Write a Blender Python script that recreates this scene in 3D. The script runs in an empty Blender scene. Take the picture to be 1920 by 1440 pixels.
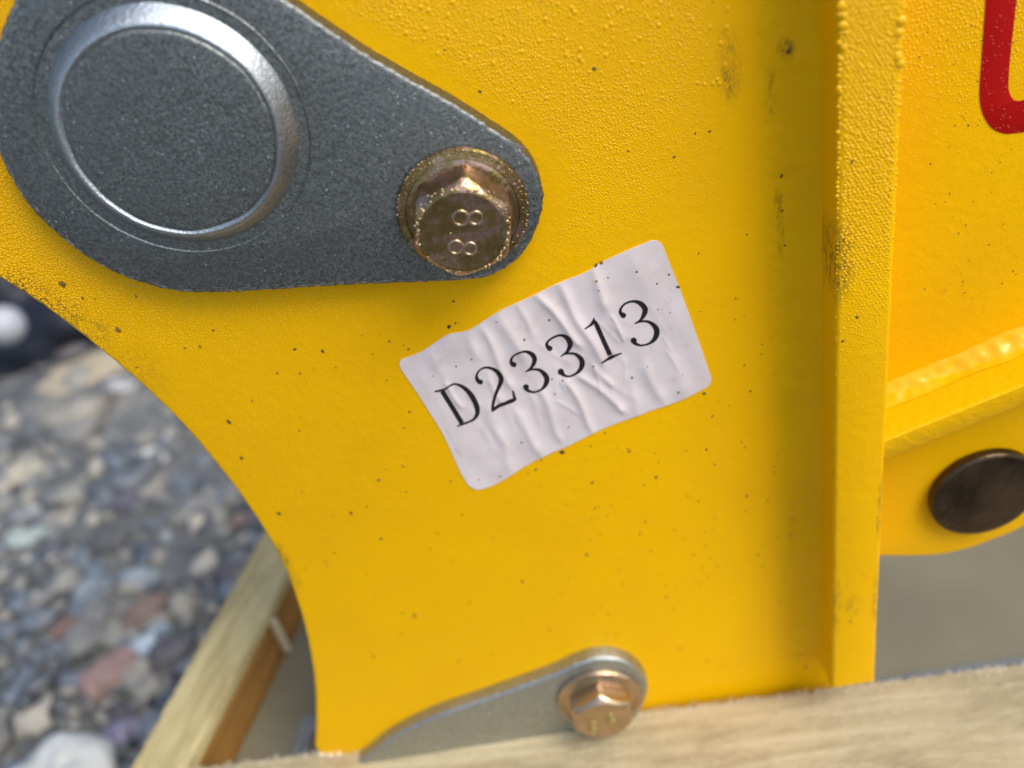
import bpy, bmesh, math, random
import numpy as np
from mathutils import Vector, Matrix, noise, geometry

random.seed(7); np.random.seed(7)
sc = bpy.context.scene
COL = sc.collection

# ------------------------------------------------------------------ camera
# millimetre working frame: X right along the yellow plate, Y into the plate (plate face is y = 0),
# Z up.  The ground lies GZ millimetres below the working origin.
GZ = 395.0
F = 1700.0                      # focal length in pixels of the 1920 x 1440 photograph
H = 172.8                       # camera distance from the plate's plane, mm
n_ = np.array([-98., 1190., -F]); n_ /= np.linalg.norm(n_)
v_ = np.array([578., -2500., -F]); v_ -= n_ * v_.dot(n_); v_ /= np.linalg.norm(v_)
zc = -v_; xc = np.cross(n_, zc)
R = np.array([xc, n_, zc])      # world from camera
CAM = np.array([0., -H, 0.])

def ray(px, py): return R @ np.array([px - 960., -(py - 720.), -F])
def P(px, py, h=0.):
    "point on the vertical plane h mm in front of the plate"
    d = ray(px, py); return CAM + d * ((H - h) / d[1])
def G(px, py, z):
    "point on a level plane"
    d = ray(px, py); return CAM + d * (z / d[2])
def M(p): return (p[0] * .001, p[1] * .001, (p[2] + GZ) * .001)

cam = bpy.data.cameras.new('camera'); co = bpy.data.objects.new('camera', cam); COL.objects.link(co)
cam.sensor_width = 36; cam.lens = F / 1920 * 36
cam.clip_start = .01; cam.clip_end = 400
m = Matrix([list(R[0]) + [M(CAM)[0]], list(R[1]) + [M(CAM)[1]], list(R[2]) + [M(CAM)[2]], [0, 0, 0, 1]])
co.matrix_world = m
cam.dof.use_dof = True
cam.dof.focus_distance = .190
cam.dof.aperture_fstop = cam.lens / 3.8
cam.dof.aperture_blades = 0
sc.camera = co

# ------------------------------------------------------------------ light
SUN_EL, SUN_AZ = math.radians(52), math.radians(130)      # azimuth clockwise from +Y
w = bpy.data.worlds.new('World'); sc.world = w; w.use_nodes = True
nt = w.node_tree; nt.nodes.clear()
sky = nt.nodes.new('ShaderNodeTexSky'); sky.sky_type = 'NISHITA'; sky.sun_disc = False
sky.sun_elevation = SUN_EL; sky.sun_rotation = SUN_AZ; sky.dust_density = 3.0; sky.air_density = 1.0
bg = nt.nodes.new('ShaderNodeBackground'); bg.inputs[1].default_value = .14
out = nt.nodes.new('ShaderNodeOutputWorld')
nt.links.new(sky.outputs[0], bg.inputs[0]); nt.links.new(bg.outputs[0], out.inputs[0])
sl = bpy.data.lights.new('sun', 'SUN'); sl.energy = 1.5; sl.angle = math.radians(32); sl.color = (1, .96, .9)
so = bpy.data.objects.new('sun', sl); COL.objects.link(so)
d = Vector((math.sin(SUN_AZ) * math.cos(SUN_EL), math.cos(SUN_AZ) * math.cos(SUN_EL), math.sin(SUN_EL)))
so.rotation_euler = d.to_track_quat('Z', 'Y').to_euler(); so.location = (0, 0, 3)
sc.view_settings.view_transform = 'Standard'; sc.view_settings.look = 'None'
sc.view_settings.exposure = .58; sc.view_settings.gamma = 1

# ------------------------------------------------------------------ node helpers
class N:
    def __init__(s, name):
        s.m = bpy.data.materials.new(name); s.m.use_nodes = True
        s.t = s.m.node_tree; s.b = s.t.nodes['Principled BSDF']
        s.tc = s.t.nodes.new('ShaderNodeTexCoord')
    def new(s, ty, **k):
        n = s.t.nodes.new(ty)
        for a, v in k.items(): setattr(n, a, v)
        return n
    def link(s, a, b): s.t.links.new(a, b)
    def setin(s, sock, v):
        if isinstance(v, (int, float, tuple, list)): sock.default_value = v
        else: s.link(v, sock)
    def map(s, scale=(1, 1, 1), loc=(0, 0, 0), rot=(0, 0, 0), src=None):
        n = s.new('ShaderNodeMapping'); s.link(src or s.tc.outputs['Object'], n.inputs[0])
        n.inputs['Scale'].default_value = scale; n.inputs['Location'].default_value = loc; n.inputs['Rotation'].default_value = rot
        return n.outputs[0]
    def noise(s, scale, detail=4, rough=.55, vec=None, dist=0):
        n = s.new('ShaderNodeTexNoise'); s.link(vec or s.tc.outputs['Object'], n.inputs['Vector'])
        n.inputs['Scale'].default_value = scale; n.inputs['Detail'].default_value = detail
        n.inputs['Roughness'].default_value = rough; n.inputs['Distortion'].default_value = dist
        return n.outputs['Fac']
    def voro(s, scale, vec=None, feature='F1', out='Distance', smooth=None):
        n = s.new('ShaderNodeTexVoronoi', feature=feature); s.link(vec or s.tc.outputs['Object'], n.inputs['Vector'])
        n.inputs['Scale'].default_value = scale
        return n.outputs[out]
    def ramp(s, fac, stops, interp='LINEAR'):
        n = s.new('ShaderNodeValToRGB'); n.color_ramp.interpolation = interp
        e = n.color_ramp.elements
        while len(e) < len(stops): e.new(.5)
        for i, (p, c) in enumerate(stops):
            e[i].position = p; e[i].color = (c, c, c, 1) if isinstance(c, (int, float)) else (*c, 1)
        s.link(fac, n.inputs[0]); return n.outputs[0]
    def mix(s, fac, a, b, mode='MIX'):
        n = s.new('ShaderNodeMix', data_type='RGBA', blend_type=mode)
        s.setin(n.inputs[0], fac)
        for i, v in ((6, a), (7, b)):
            if isinstance(v, tuple): n.inputs[i].default_value = (*v, 1)
            else: s.link(v, n.inputs[i])
        return n.outputs[2]
    def math(s, op, a, b=0.):
        n = s.new('ShaderNodeMath', operation=op); s.setin(n.inputs[0], a); s.setin(n.inputs[1], b); return n.outputs[0]
    def bump(s, height, dist, strength=1., prev=None):
        n = s.new('ShaderNodeBump'); s.link(height, n.inputs['Height']); n.inputs['Distance'].default_value = dist
        n.inputs['Strength'].default_value = strength
        if prev is not None: s.link(prev, n.inputs['Normal'])
        return n.outputs[0]
    def blob(s, c, rx, rz):
        "soft mask round a world mm point, object coordinates in metres"
        mp = s.map(scale=(1000 / rx, 12., 1000 / rz), loc=(-c[0] / rx, 0, -(c[2] + GZ) / rz))
        ln = s.new('ShaderNodeVectorMath', operation='LENGTH'); s.link(mp, ln.inputs[0])
        return s.ramp(ln.outputs['Value'], [(0, 1.), (.45, .8), (1., 0.)])
    def done(s, **k):
        for a, v in k.items():
            s.setin(s.b.inputs[a.replace('_', ' ')], (*v, 1) if isinstance(v, tuple) else v)
        return s.m

def mat_yellow(name='yellow_paint', smudges=(), peel=.00012, base=(.82, .452, .0), wear=False, ro=(.26, .42), spec=.10):
    n = N(name)
    c = n.mix(n.ramp(n.noise(25, 3), [(.3, 0.), (.7, 1.)]), base, (base[0] * .93, base[1] * .90, .002))
    fine = n.noise(900, 3)
    c = n.mix(n.ramp(n.noise(160, 6, .7), [(.60, 0.), (.78, .28)]), c, (.42, .22, .02))
    for (p, rx, rz, amt) in smudges:
        k = n.math('MULTIPLY', n.blob(p, rx, rz), n.ramp(n.noise(900, 6, .85, vec=n.map((1, 1, .4))), [(.44, 0.), (.60, amt)]))
        c = n.mix(k, c, (.055, .045, .02))
    hh = n.noise(420, 2, .4)
    b1 = n.bump(hh, peel, 1.)
    b2 = n.bump(n.voro(1500), .00005, .6, b1)
    return n.done(Base_Color=c, Roughness=n.ramp(n.noise(60, 4), [(.3, ro[0]), (.7, ro[1])]), Normal=b2,
                  Specular_IOR_Level=spec)

def mat_zinc(name='zinc_plated_steel', tone=1.):
    n = N(name)
    sp = n.noise(1900, 3, .7)
    c = n.mix(n.ramp(sp, [(.38, 0.), (.66, 1.)]), (.18 * tone, .195 * tone, .188 * tone), (.50 * tone, .535 * tone, .515 * tone))
    c = n.mix(n.ramp(n.noise(45, 4), [(.35, 0.), (.7, .6)]), c, (.29 * tone, .31 * tone, .31 * tone))
    scr = n.ramp(n.noise(260, 5, .8, vec=n.map((1, 1, 3.2), rot=(0, .9, 0))), [(.66, 0.), (.74, 1.)])
    spk = n.ramp(n.voro(700, out='Distance'), [(.0, 1.), (.2, 0.)])
    spk = n.math('MULTIPLY', spk, n.ramp(n.noise(130, 4), [(.44, 0.), (.58, 1.)]))
    c = n.mix(n.math('MULTIPLY', scr, .35), c, (.75, .78, .8))
    c = n.mix(spk, c, (.8, .82, .84))
    r = n.ramp(n.noise(1200, 2), [(.3, .34), (.7, .52)])
    bb = n.bump(n.noise(1300, 4, .75), .00017, 1.)
    bb = n.bump(n.noise(300, 3, .6), .00012, .8, bb)
    return n.done(Base_Color=c, Metallic=1., Roughness=r, Normal=bb)

def mat_boss():
    n = N('plated_boss_steel')
    c = n.ramp(n.noise(22, 2), [(.3, (.50, .60, .74)), (.5, (.62, .67, .68)), (.7, (.42, .43, .42))])
    c = n.mix(n.ramp(n.noise(1900, 3, .7), [(.35, 0.), (.75, .5)]), c, (.16, .17, .18))
    bb = n.bump(n.noise(1300, 4, .7), .00020, 1.)
    return n.done(Base_Color=c, Metallic=1., Roughness=.32, Normal=bb)

def mat_bolt(name, dark=1.):
    n = N(name)
    t = n.noise(170, 4, .62, dist=.3)
    c = n.ramp(t, [(.28, (.44, .38, .13)), (.40, (.24, .16, .065)), (.50, (.30, .215, .09)), (.58, (.46, .30, .25)), (.66, (.34, .24, .09)), (.74, (.22, .25, .045)), (.82, (.32, .24, .25))])
    c = n.mix(1 - dark, c, (.9, .7, .5)) if dark < 1 else c
    c = n.mix(n.ramp(n.noise(2200, 3, .7), [(.45, 0.), (.68, .5)]), c, (.14, .09, .05))
    bb = n.bump(n.noise(1100, 3, .7), .00008, 1.)
    bb = n.bump(n.voro(1300), .00006, .7, bb)
    return n.done(Base_Color=c, Metallic=.95, Roughness=.24, Normal=bb)

def mat_simple(name, col, rough=.6, bump=0, scale=200, metallic=0., var=.15):
    n = N(name)
    c = n.mix(n.ramp(n.noise(scale, 4), [(.3, 0.), (.7, 1.)]), col, tuple(x * (1 - var) for x in col))
    kw = {}
    if bump: kw['Normal'] = n.bump(n.noise(scale * 3, 4), bump, 1.)
    return n.done(Base_Color=c, Roughness=rough, Metallic=metallic, **kw)

def mat_wood(name, a, b, yaw, cscale=1., knots=True):
    "grain runs along the direction at angle yaw from X"
    n = N(name)
    v0 = n.map(rot=(0, 0, -yaw))
    v = n.map(scale=(7, 90, 90), src=v0)
    ring = n.noise(1.6, 4, .6, vec=v, dist=1.2)
    c = n.mix(n.ramp(ring, [(.32, 0.), (.62, 1.)]), a, b)
    c = n.mix(n.ramp(n.noise(48, 6, .75, vec=n.map(scale=(.35, 1, 1), src=v0)), [(.47, 0.), (.70, .75)]), c, (b[0] * .45, b[1] * .42, b[2] * .4))
    c = n.mix(n.ramp(n.noise(900, 3, .8, vec=n.map(scale=(.25, 1, 1), src=v0)), [(.55, 0.), (.8, .55)]), c, (b[0] * .6, b[1] * .55, b[2] * .5))
    bb = n.bump(n.noise(700, 4, .75, vec=n.map(scale=(.3, 1, 1), src=v0)), .0006, 1.)
    return n.done(Base_Color=c, Roughness=.8, Normal=bb)

SM = [(P(1367, 120), 3.0, 9, .55), (P(1369, 155), 2.0, 4, .75)]
SMW = [(P(1480, 97, 3), 1.8, 2.6, .9), (P(1453, 180, 3), 1.3, 7, .5), (P(1467, 390, 3), 1.3, 5, .6), (P(1470, 450, 3), 1.0, 7, .45),
       (P(1490, 1010, 3), 1.6, 16, .25)]
SMR = [(P(1578, 495, 14), 3.2, 11, 1.), (P(1588, 450, 14), 2.2, 6, .9), (P(1600, 1135, 14), 2.6, 6, .5), (P(1570, 1140, 14), 1.3, 14, .6),
       (P(1650, 950, 14), 1.0, 13, .85), (P(1642, 1120, 14), 1.0, 14, .7)]
EDGE = [(P(35, 532), 6, 4, 1.), (P(78, 565), 6, 5, 1.), (P(115, 590), 7, 5, .8), (P(525, 1045), 3.2, 7, 1.), (P(165, 628), 8, 6, .6), (P(250, 700), 9, 9, .35), (P(548, 1085), 2.6, 7, .5)]
YEL = mat_yellow('yellow_paint', SM + EDGE); YELW = mat_yellow('yellow_paint_weld', SMW, peel=.0004)
YELR = mat_yellow('yellow_paint_rib', SMR); YELB = mat_yellow('yellow_paint_back')
ZINC = mat_zinc(tone=.66); ZINC2 = mat_zinc('zinc_plated_steel_lower', 1.35); BOSS = mat_boss()
BOLT = mat_bolt('yellow_zinc_bolt'); BOLT2 = mat_bolt('yellow_zinc_bolt_bright', .6)

# ------------------------------------------------------------------ mesh helpers (all in mm)
def link(name, verts, faces, mat, parent=None, smooth=40, **props):
    me = bpy.data.meshes.new(name)
    vv = np.asarray(verts, dtype=float).reshape(-1, 3).copy()
    org = parent_origin(parent)
    vv[:, 2] += GZ; vv *= .001
    # a top-level mesh gets its origin at its own base centre
    if parent is None:
        org = np.array([(vv[:, 0].min() + vv[:, 0].max()) / 2, (vv[:, 1].min() + vv[:, 1].max()) / 2, vv[:, 2].min()])
        vv -= org
    me.from_pydata([tuple(v) for v in vv], [], [tuple(f) for f in faces])
    me.validate(); me.update()
    if smooth is not None:
        me.polygons.foreach_set('use_smooth', [True] * len(me.polygons))
        me.set_sharp_from_angle(angle=math.radians(smooth))
    if mat is not None: me.materials.append(mat)
    o = bpy.data.objects.new(name, me); COL.objects.link(o)
    if parent is None: o.location = org
    else: o.parent = parent
    for k, v in props.items(): o[k] = v
    return o

def parent_origin(p): return None

def fixn(o):
    bm = bmesh.new(); bm.from_mesh(o.data); bmesh.ops.recalc_face_normals(bm, faces=bm.faces[:]); bm.to_mesh(o.data); bm.free(); return o

def spline(pts, step, closed=True):
    "Catmull-Rom through the points (2-D or 3-D), resampled at about `step`"
    pts = [np.array(p, float) for p in pts]; n = len(pts); out = []
    rng = range(n if closed else n - 1)
    for i in rng:
        if closed: p0, p1, p2, p3 = pts[i - 1], pts[i], pts[(i + 1) % n], pts[(i + 2) % n]
        else: p0, p1, p2, p3 = pts[max(i - 1, 0)], pts[i], pts[i + 1], pts[min(i + 2, n - 1)]
        k = max(1, int(np.linalg.norm((p2 - p1)[:2]) / step))
        for j in range(k):
            t = j / k
            out.append(.5 * ((2 * p1) + (-p0 + p2) * t + (2 * p0 - 5 * p1 + 4 * p2 - p3) * t * t + (-p0 + 3 * p1 - 3 * p2 + p3) * t ** 3))
    if not closed: out.append(pts[-1])
    return np.array(out)

def area(o): x, z = o[:, 0], o[:, 1]; return .5 * np.sum(x * np.roll(z, -1) - np.roll(x, -1) * z)

def plate(name, ol, h0, h1, bev, mat, parent, hole=None, jag=0, y=None, **props):
    """solid plate: outline ol (N,2) in x,z; back at height h0, front at height h1 in front of the
    yellow plate's plane (y = -h); rounded front edge; optional round hole in the front face"""
    ol = np.asarray(ol, float)
    if area(ol) < 0: ol = ol[::-1]
    t = np.roll(ol, -1, 0) - np.roll(ol, 1, 0); t /= np.linalg.norm(t, axis=1)[:, None] + 1e-9
    nrm = np.stack([-t[:, 1], t[:, 0]], 1)      # inward
    n = len(ol); verts = []; faces = []
    jg = np.array([noise.noise(Vector((p[0] * .9, p[1] * .9, 3.1))) + .6 * noise.noise(Vector((p[0] * 2.3, p[1] * 2.3, 9))) for p in ol]) * jag
    prof = [(0, h0), (0, h1 - bev)] + [(bev * (1 - math.cos(a)), h1 - bev + bev * math.sin(a)) for a in (math.pi / 6, math.pi / 3, math.pi / 2)]
    for k, (ins, h) in enumerate(prof):
        jj = jg if k else jg * .3
        for i in range(n):
            q = ol[i] + nrm[i] * (ins + jj[i] * (1 if k < 4 else .7)); verts.append((q[0], -h, q[1]))
    for k in range(len(prof) - 1):
        for i in range(n):
            j = (i + 1) % n; faces.append((k * n + i, k * n + j, (k + 1) * n + j, (k + 1) * n + i))
    top = [Vector((verts[4 * n + i][0], verts[4 * n + i][2], 0)) for i in range(n)]
    loops = [top]
    idx = list(range(4 * n, 5 * n))
    if hole:
        (cx, cz), r = hole; b = len(verts); hp = []
        for i in range(96):
            a = -2 * math.pi * i / 96; q = (cx + r * math.cos(a), cz + r * math.sin(a))
            verts.append((q[0], -h1, q[1])); hp.append(Vector((q[0], q[1], 0))); idx.append(b + i)
        loops.append(hp)
    for tr in geometry.tessellate_polygon(loops): faces.append(tuple(idx[i] for i in tr))
    bk = [Vector((verts[i][0], verts[i][2], 0)) for i in range(n)]
    for tr in geometry.tessellate_polygon([bk]): faces.append(tuple(tr))
    return fixn(link(name, verts, faces, mat, parent, 35, **props))

def lathe(name, c, prof, mat, parent, seg=96, phase=0, smooth=35, wob=0, **props):
    "profile (r, h) turned about the axis through (cx, cz), axis along -Y"
    verts, faces = [], []
    for (r, h) in prof:
        for i in range(seg):
            a = phase + 2 * math.pi * i / seg
            q = r + wob * noise.noise(Vector((math.cos(a) * 3, math.sin(a) * 3, h)))
            verts.append((c[0] + q * math.cos(a), -h, c[1] + q * math.sin(a)))
    for k in range(len(prof) - 1):
        for i in range(seg):
            j = (i + 1) % seg; faces.append((k * seg + i, k * seg + j, (k + 1) * seg + j, (k + 1) * seg + i))
    faces.append(tuple(range((len(prof) - 1) * seg, len(prof) * seg))); faces.append(tuple(range(seg - 1, -1, -1)))
    return fixn(link(name, verts, faces, mat, parent, smooth, **props))

def empty(name, p, **props):
    o = bpy.data.objects.new(name, None); COL.objects.link(o); o.empty_display_size = .01
    o.location = M(p)
    for k, v in props.items(): o[k] = v
    return o

def xz(pts, h): return np.array([[P(a, b, h)[0], P(a, b, h)[2]] for a, b in pts])

# ------------------------------------------------------------------ setting: ground
def mat_ground():
    n = N('gritty_ground')
    c = n.ramp(n.noise(14, 8, .7), [(.35, (.06, .065, .065)), (.5, (.22, .22, .20)), (.7, (.42, .41, .35))])
    c = n.mix(n.ramp(n.voro(90, out='Color'), [(.2, 0.), (.8, .55)]), c, (.16, .18, .21))
    return n.done(Base_Color=c, Roughness=.85, Normal=n.bump(n.noise(120, 8, .7), .008, 1.))
gv, gf = [], []
xs = sorted(set([-60000, -20000, -6000] + list(range(-1600, 1601, 50)) + [6000, 20000, 60000]))
ys = xs
for y in ys:
    for x in xs:
        z = -GZ + (6 * noise.noise(Vector((x * .004, y * .004, 1))) + 3 * noise.noise(Vector((x * .015, y * .015, 5))) if abs(x) < 1600 and abs(y) < 1600 else 0)
        gv.append((x, y, z))
nx = len(xs)
for j in range(nx - 1):
    for i in range(nx - 1): gf.append((j * nx + i, j * nx + i + 1, (j + 1) * nx + i + 1, (j + 1) * nx + i))
ground = link('ground', gv, gf, mat_ground(), None, 80, kind='structure')

def mat_gravel():
    n = N('mixed_gravel')
    geo = n.new('ShaderNodeNewGeometry')
    c = n.ramp(geo.outputs['Random Per Island'], [(0, (.06, .075, .10)), (.16, (.13, .16, .19)), (.34, (.25, .25, .22)), (.48, (.085, .075, .085)), (.55, (.32, .30, .25)),
                (.70, (.13, .17, .22)), (.78, (.20, .20, .19)), (.88, (.20, .13, .10)), (.91, (.34, .39, .40)), (.95, (.45, .42, .35)), (.985, (.60, .60, .56))], 'CONSTANT')
    c = n.mix(n.ramp(n.noise(150, 4), [(.35, 0.), (.7, .5)]), c, (.22, .21, .19))
    return n.done(Base_Color=c, Roughness=n.ramp(geo.outputs['Random Per Island'], [(0, .35), (1, .8)]), Normal=n.bump(n.noise(400, 4), .001, .6))

def ico(sub):
    bm = bmesh.new(); bmesh.ops.create_icosphere(bm, subdivisions=sub, radius=1)
    v = np.array([x.co[:] for x in bm.verts]); f = [[w.index for w in x.verts] for x in bm.faces]; bm.free(); return v, f
IV, IF = ico(2); IF = np.array(IF)
def stone_shape(rx, ry, rz, seed):
    v = IV.copy(); o = Vector((seed * 7.3 % 91, seed * 3.1 % 77, 2))
    r = np.array([1 + .75 * noise.noise(Vector(p) * 1.3 + o) + .4 * noise.noise(Vector(p) * 2.7 + o) for p in v])
    v = v * r[:, None] * np.array([rx, ry, rz]); return v
shapes = [stone_shape(1, random.uniform(.6, .95), random.uniform(.45, .75), i) for i in range(24)]
gvs, gfs, nv = [], [], 0
def scatter(x0, x1, y0, y1, cnt, rmin, rmax):
    global nv
    for i in range(cnt):
        r = rmin * (rmax / rmin) ** (random.random() ** 2.3)
        x, y = random.uniform(x0, x1), random.uniform(y0, y1)
        a = random.uniform(0, 6.283); s = shapes[random.randrange(24)] * r
        c, q = math.cos(a), math.sin(a)
        vx = s[:, 0] * c - s[:, 1] * q + x; vy = s[:, 0] * q + s[:, 1] * c + y; vz = s[:, 2] + (-GZ + r * random.uniform(-.2, .3) + 1)
        gvs.append(np.stack([vx, vy, vz], 1)); gfs.append(IF + nv); nv += len(IV)
scatter(-800, -60, 0, 420, 3400, 2.5, 15)
scatter(-1500, 100, 380, 1500, 3200, 4, 24)
scatter(-500, 600, -900, 0, 900, 6, 22)
scatter(150, 700, -100, 600, 700, 6, 22)
link('gravel', np.concatenate(gvs), np.concatenate(gfs).tolist(), mat_gravel(), None, 80, kind='stuff')

def stone(px, py, r, col, label, flat=.6, rot=0, group='larger stones on the gravel', rough=.6):
    "one stone of its own resting on the gravel"
    c = G(px, py, -GZ + r * flat * .5)
    if col[1] < .6: col = tuple(x * .68 + g * .32 for x, g in zip(col, (.26, .26, .24)))
    bm = bmesh.new(); bmesh.ops.create_icosphere(bm, subdivisions=4, radius=1)
    o = Vector((px, py, 0)) * .13
    vs = []
    for v in bm.verts:
        k = 1 + .42 * noise.noise(v.co * 1.1 + o) + .22 * noise.noise(v.co * 2.6 + o)
        x, y, z = v.co.x * k * r, v.co.y * k * r * .72, v.co.z * k * r * flat
        vs.append((c[0] + x * math.cos(rot) - y * math.sin(rot), c[1] + x * math.sin(rot) + y * math.cos(rot), c[2] + z - r * flat * .1))
    fs = [[w.index for w in f.verts] for f in bm.faces]; bm.free()
    link('stone', vs, fs, mat_simple('stone_' + str(px), col, rough, .0006, 60, var=.35), None, 80, label=label, category='stone', group=group)

stone(205, 1258, 17, (.40, .22, .18), 'dusty pink stone lying in the gravel left of the wooden rail', .5, .5)
stone(115, 1452, 26, (.60, .61, .57), 'large rounded off-white stone at the lower left corner of the gravel', .6, .1)
stone(240, 942, 12, (.07, .06, .11), 'dark purple stone amid the grey gravel', .7, .2)
stone(205, 1010, 15, (.06, .06, .065), 'flat blackish stone right below the dark purple stone', .4, 2.6)
stone(50, 1008, 13, (.46, .56, .52), 'pale mint green stone near the left edge of the gravel', .6, 0)
stone(384, 975, 11, (.66, .58, .44), 'cream coloured stone near the yellow plate edge above the wooden rail', .6, .6)
stone(170, 1110, 15, (.22, .28, .33), 'blue grey stone in the middle of the gravel', .5, 1.0)
stone(258, 1085, 13, (.35, .43, .48), 'light blue stone just right of the blue grey stone', .5, .2)
stone(285, 1200, 12, (.50, .60, .66), 'shiny pale blue stone above and right of the pink stone', .5, .7, rough=.3)
stone(120, 1178, 11, (.20, .07, .045), 'rust red stone above and left of the dusty pink stone', .5, .7)
stone(175, 765, 17, (.17, .06, .045), 'long dark red stone in the upper part of the gravel', .45, .75)
stone(228, 728, 13, (.5, .5, .5), 'bright whitish stone at the end of the long dark red stone', .7, 0)
stone(40, 885, 14, (.62, .57, .43), 'cream yellow stone by the left edge, above the mint green stone', .6, .5)
stone(230, 1375, 11, (.28, .26, .42), 'small violet stone right of the large off-white stone', .6, .5)
stone(330, 640, 13, (.5, .5, .5), 'grey stone behind the yellow plate edge', .6, .5) if False else None

# pale offcut of wood on the gravel, far left
WOODP = mat_wood('pale_offcut_wood', (.50, .43, .30), (.36, .31, .22), math.radians(30))
a = G(50, 700, -GZ + 22); b = G(330, 600, -GZ + 22)
d_ = (b - a) / np.linalg.norm(b - a); q_ = np.array([-d_[1], d_[0], 0])
vv = []
for s in np.linspace(0, 1, 30):
    tp = min(1, math.sin(math.pi * (s * .96 + .02)) * 2.2)
    for (u, zz) in ((-26 * tp, -32), (26 * tp, -32), (20 * tp, -20 + 6 * tp), (-20 * tp, -24 + 6 * tp)):
        j = 2.0 * noise.noise(Vector((s * 9, u * .1, zz)))
        p = a + (b - a) * s + q_ * (u + j); vv.append((p[0], p[1], p[2] + zz + j * .5))
ff = [(4 * i + k, 4 * i + (k + 1) % 4, 4 * i + 4 + (k + 1) % 4, 4 * i + 4 + k) for i in range(29) for k in range(4)] + [(0, 1, 2, 3), (119, 118, 117, 116)]
fixn(link('wood_offcut', vv, ff, WOODP, None, 40, label='pale wooden offcut lying on the gravel below the black plastic heap', category='wood'))

# black crumpled plastic beyond the gravel with a pale ball on it
c = G(30, 585, -GZ + 50)
bm = bmesh.new(); bmesh.ops.create_icosphere(bm, subdivisions=5, radius=1); vs = []
for v in bm.verts:
    k = 1 + .30 * noise.noise(v.co * 1.4) + .10 * noise.noise(v.co * 4.2) + .03 * noise.noise(v.co * 11)
    vs.append((c[0] - 60 + v.co.x * 210 * k, c[1] + 100 + v.co.y * 130 * k, max(-GZ + 2, -GZ + 28 + v.co.z * 85 * k)))
fs = [[w_.index for w_ in f.verts] for f in bm.faces]; bm.free()
link('plastic_heap', vs, fs, mat_simple('black_plastic', (.008, .010, .018), .45, .002, 30), None, 60, label='black crumpled plastic heap on the gravel at the far left', category='plastic sheet')
c = G(22, 612, -GZ + 62)
lv, lf = ico(4)
link('ball', [(c[0] + p[0] * 17, c[1] - 8 + p[1] * 17, c[2] + 6 + p[2] * 17) for p in lv], lf, mat_simple('pale_ball', (.42, .44, .47), .35, 0, 40), None, 80,
     label='small pale round ball resting against the black plastic heap', category='ball')

# ------------------------------------------------------------------ the crate
ZT, ZD = -251.0, -277.0          # top of the battens, top of the deck
crate = empty('crate', (-20, 60, -GZ), label='open wooden crate of rough pale timber carrying the yellow machine part', category='crate')
crate_inv = Matrix.Translation(-Vector(crate.location))
def cr(o): o.matrix_parent_inverse = crate_inv; return o

YAWB = math.atan2(-4.0, 150.0)
WB = mat_wood('rough_sawn_pine', (.54, .46, .285), (.40, .325, .18), YAWB)
WR = mat_wood('pale_yellow_pine', (.62, .53, .26), (.40, .31, .13), math.radians(74))
WO = mat_wood('orange_bounce_board', (.44, .22, .035), (.26, .12, .02), math.radians(74))  # orange is the plate's yellow bounce light, put into the wood colour
WD = mat_simple('grey_brown_plywood', (.21, .188, .115), .7, .0004, 18, var=.28)
WD_ = mat_wood('grey_brown_plywood', (.19, .172, .108), (.165, .15, .092), math.radians(84))
WK = mat_wood('grey_timber', (.30, .26, .2), (.22, .18, .13), 0)

def timber(name, p0, p1, wid, z0, z1, mat, parent, rag=.4, fine=.8, **props):
    "sawn timber from p0 to p1 (its right-hand top edge when looking along), width to the left"
    p0 = np.array(p0, float); p1 = np.array(p1, float); L = np.linalg.norm(p1 - p0); d = (p1 - p0) / L; q = np.array([-d[1], d[0]])
    nl = int(L / fine); nw = max(4, int(wid / 2)); verts = []; faces = []
    # ring of cross-section points
    ring = [(0, z0)] + [(0, z0 + (z1 - z0) * k) for k in (.33, .66)] + [(wid * k / nw, z1) for k in range(nw + 1)] + [(wid, z0 + (z1 - z0) * k) for k in (.66, .33)] + [(wid, z0)]
    m_ = len(ring)
    for i in range(nl + 1):
        s = L * i / nl
        for k, (u, z) in enumerate(ring):
            e = Vector((s * .5, u * .6, z * .6)); g = Vector((s * .05, u * .5, z * .4))
            j = rag * (noise.noise(e) * .6 + noise.noise(g) * .8 + .5 * noise.noise(e * 3.1))
            jz = j * .35 if z == z1 else 0
            edge = (k == 3 or k == 3 + nw)
            ju = rag * (noise.noise(e * 2.2 + Vector((9, 9, 9))) + .6 * noise.noise(e * 5)) * (1.3 if edge else .6) if k not in range(4, 3 + nw) else 0
            p = p0 + d * s + q * (u + ju); verts.append((p[0], p[1], z + jz - (.25 if edge else 0)))
    for i in range(nl):
        for k in range(m_):
            kk = (k + 1) % m_; faces.append((i * m_ + k, i * m_ + kk, (i + 1) * m_ + kk, (i + 1) * m_ + k))
    faces.append(tuple(range(m_))); faces.append(tuple(range(nl * m_ + m_ - 1, nl * m_ - 1, -1)))
    return cr(fixn(link(name, verts, faces, mat, parent, 50, **props)))

b0 = G(560, 1416, ZT); b1 = G(1920, 1245, ZT); db = (b1 - b0) / np.linalg.norm((b1 - b0)[:2])
YAWB = math.atan2(db[1], db[0])
e0 = (b0 - db * 62)[:2]; e1 = (b1 + db * 60)[:2]
# the batten lies on the camera side of its back edge: run it the other way so the width goes to -Y
front = timber('batten', e1, e0, 52, ZD + .3, ZT, WB, crate, rag=.55)
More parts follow.
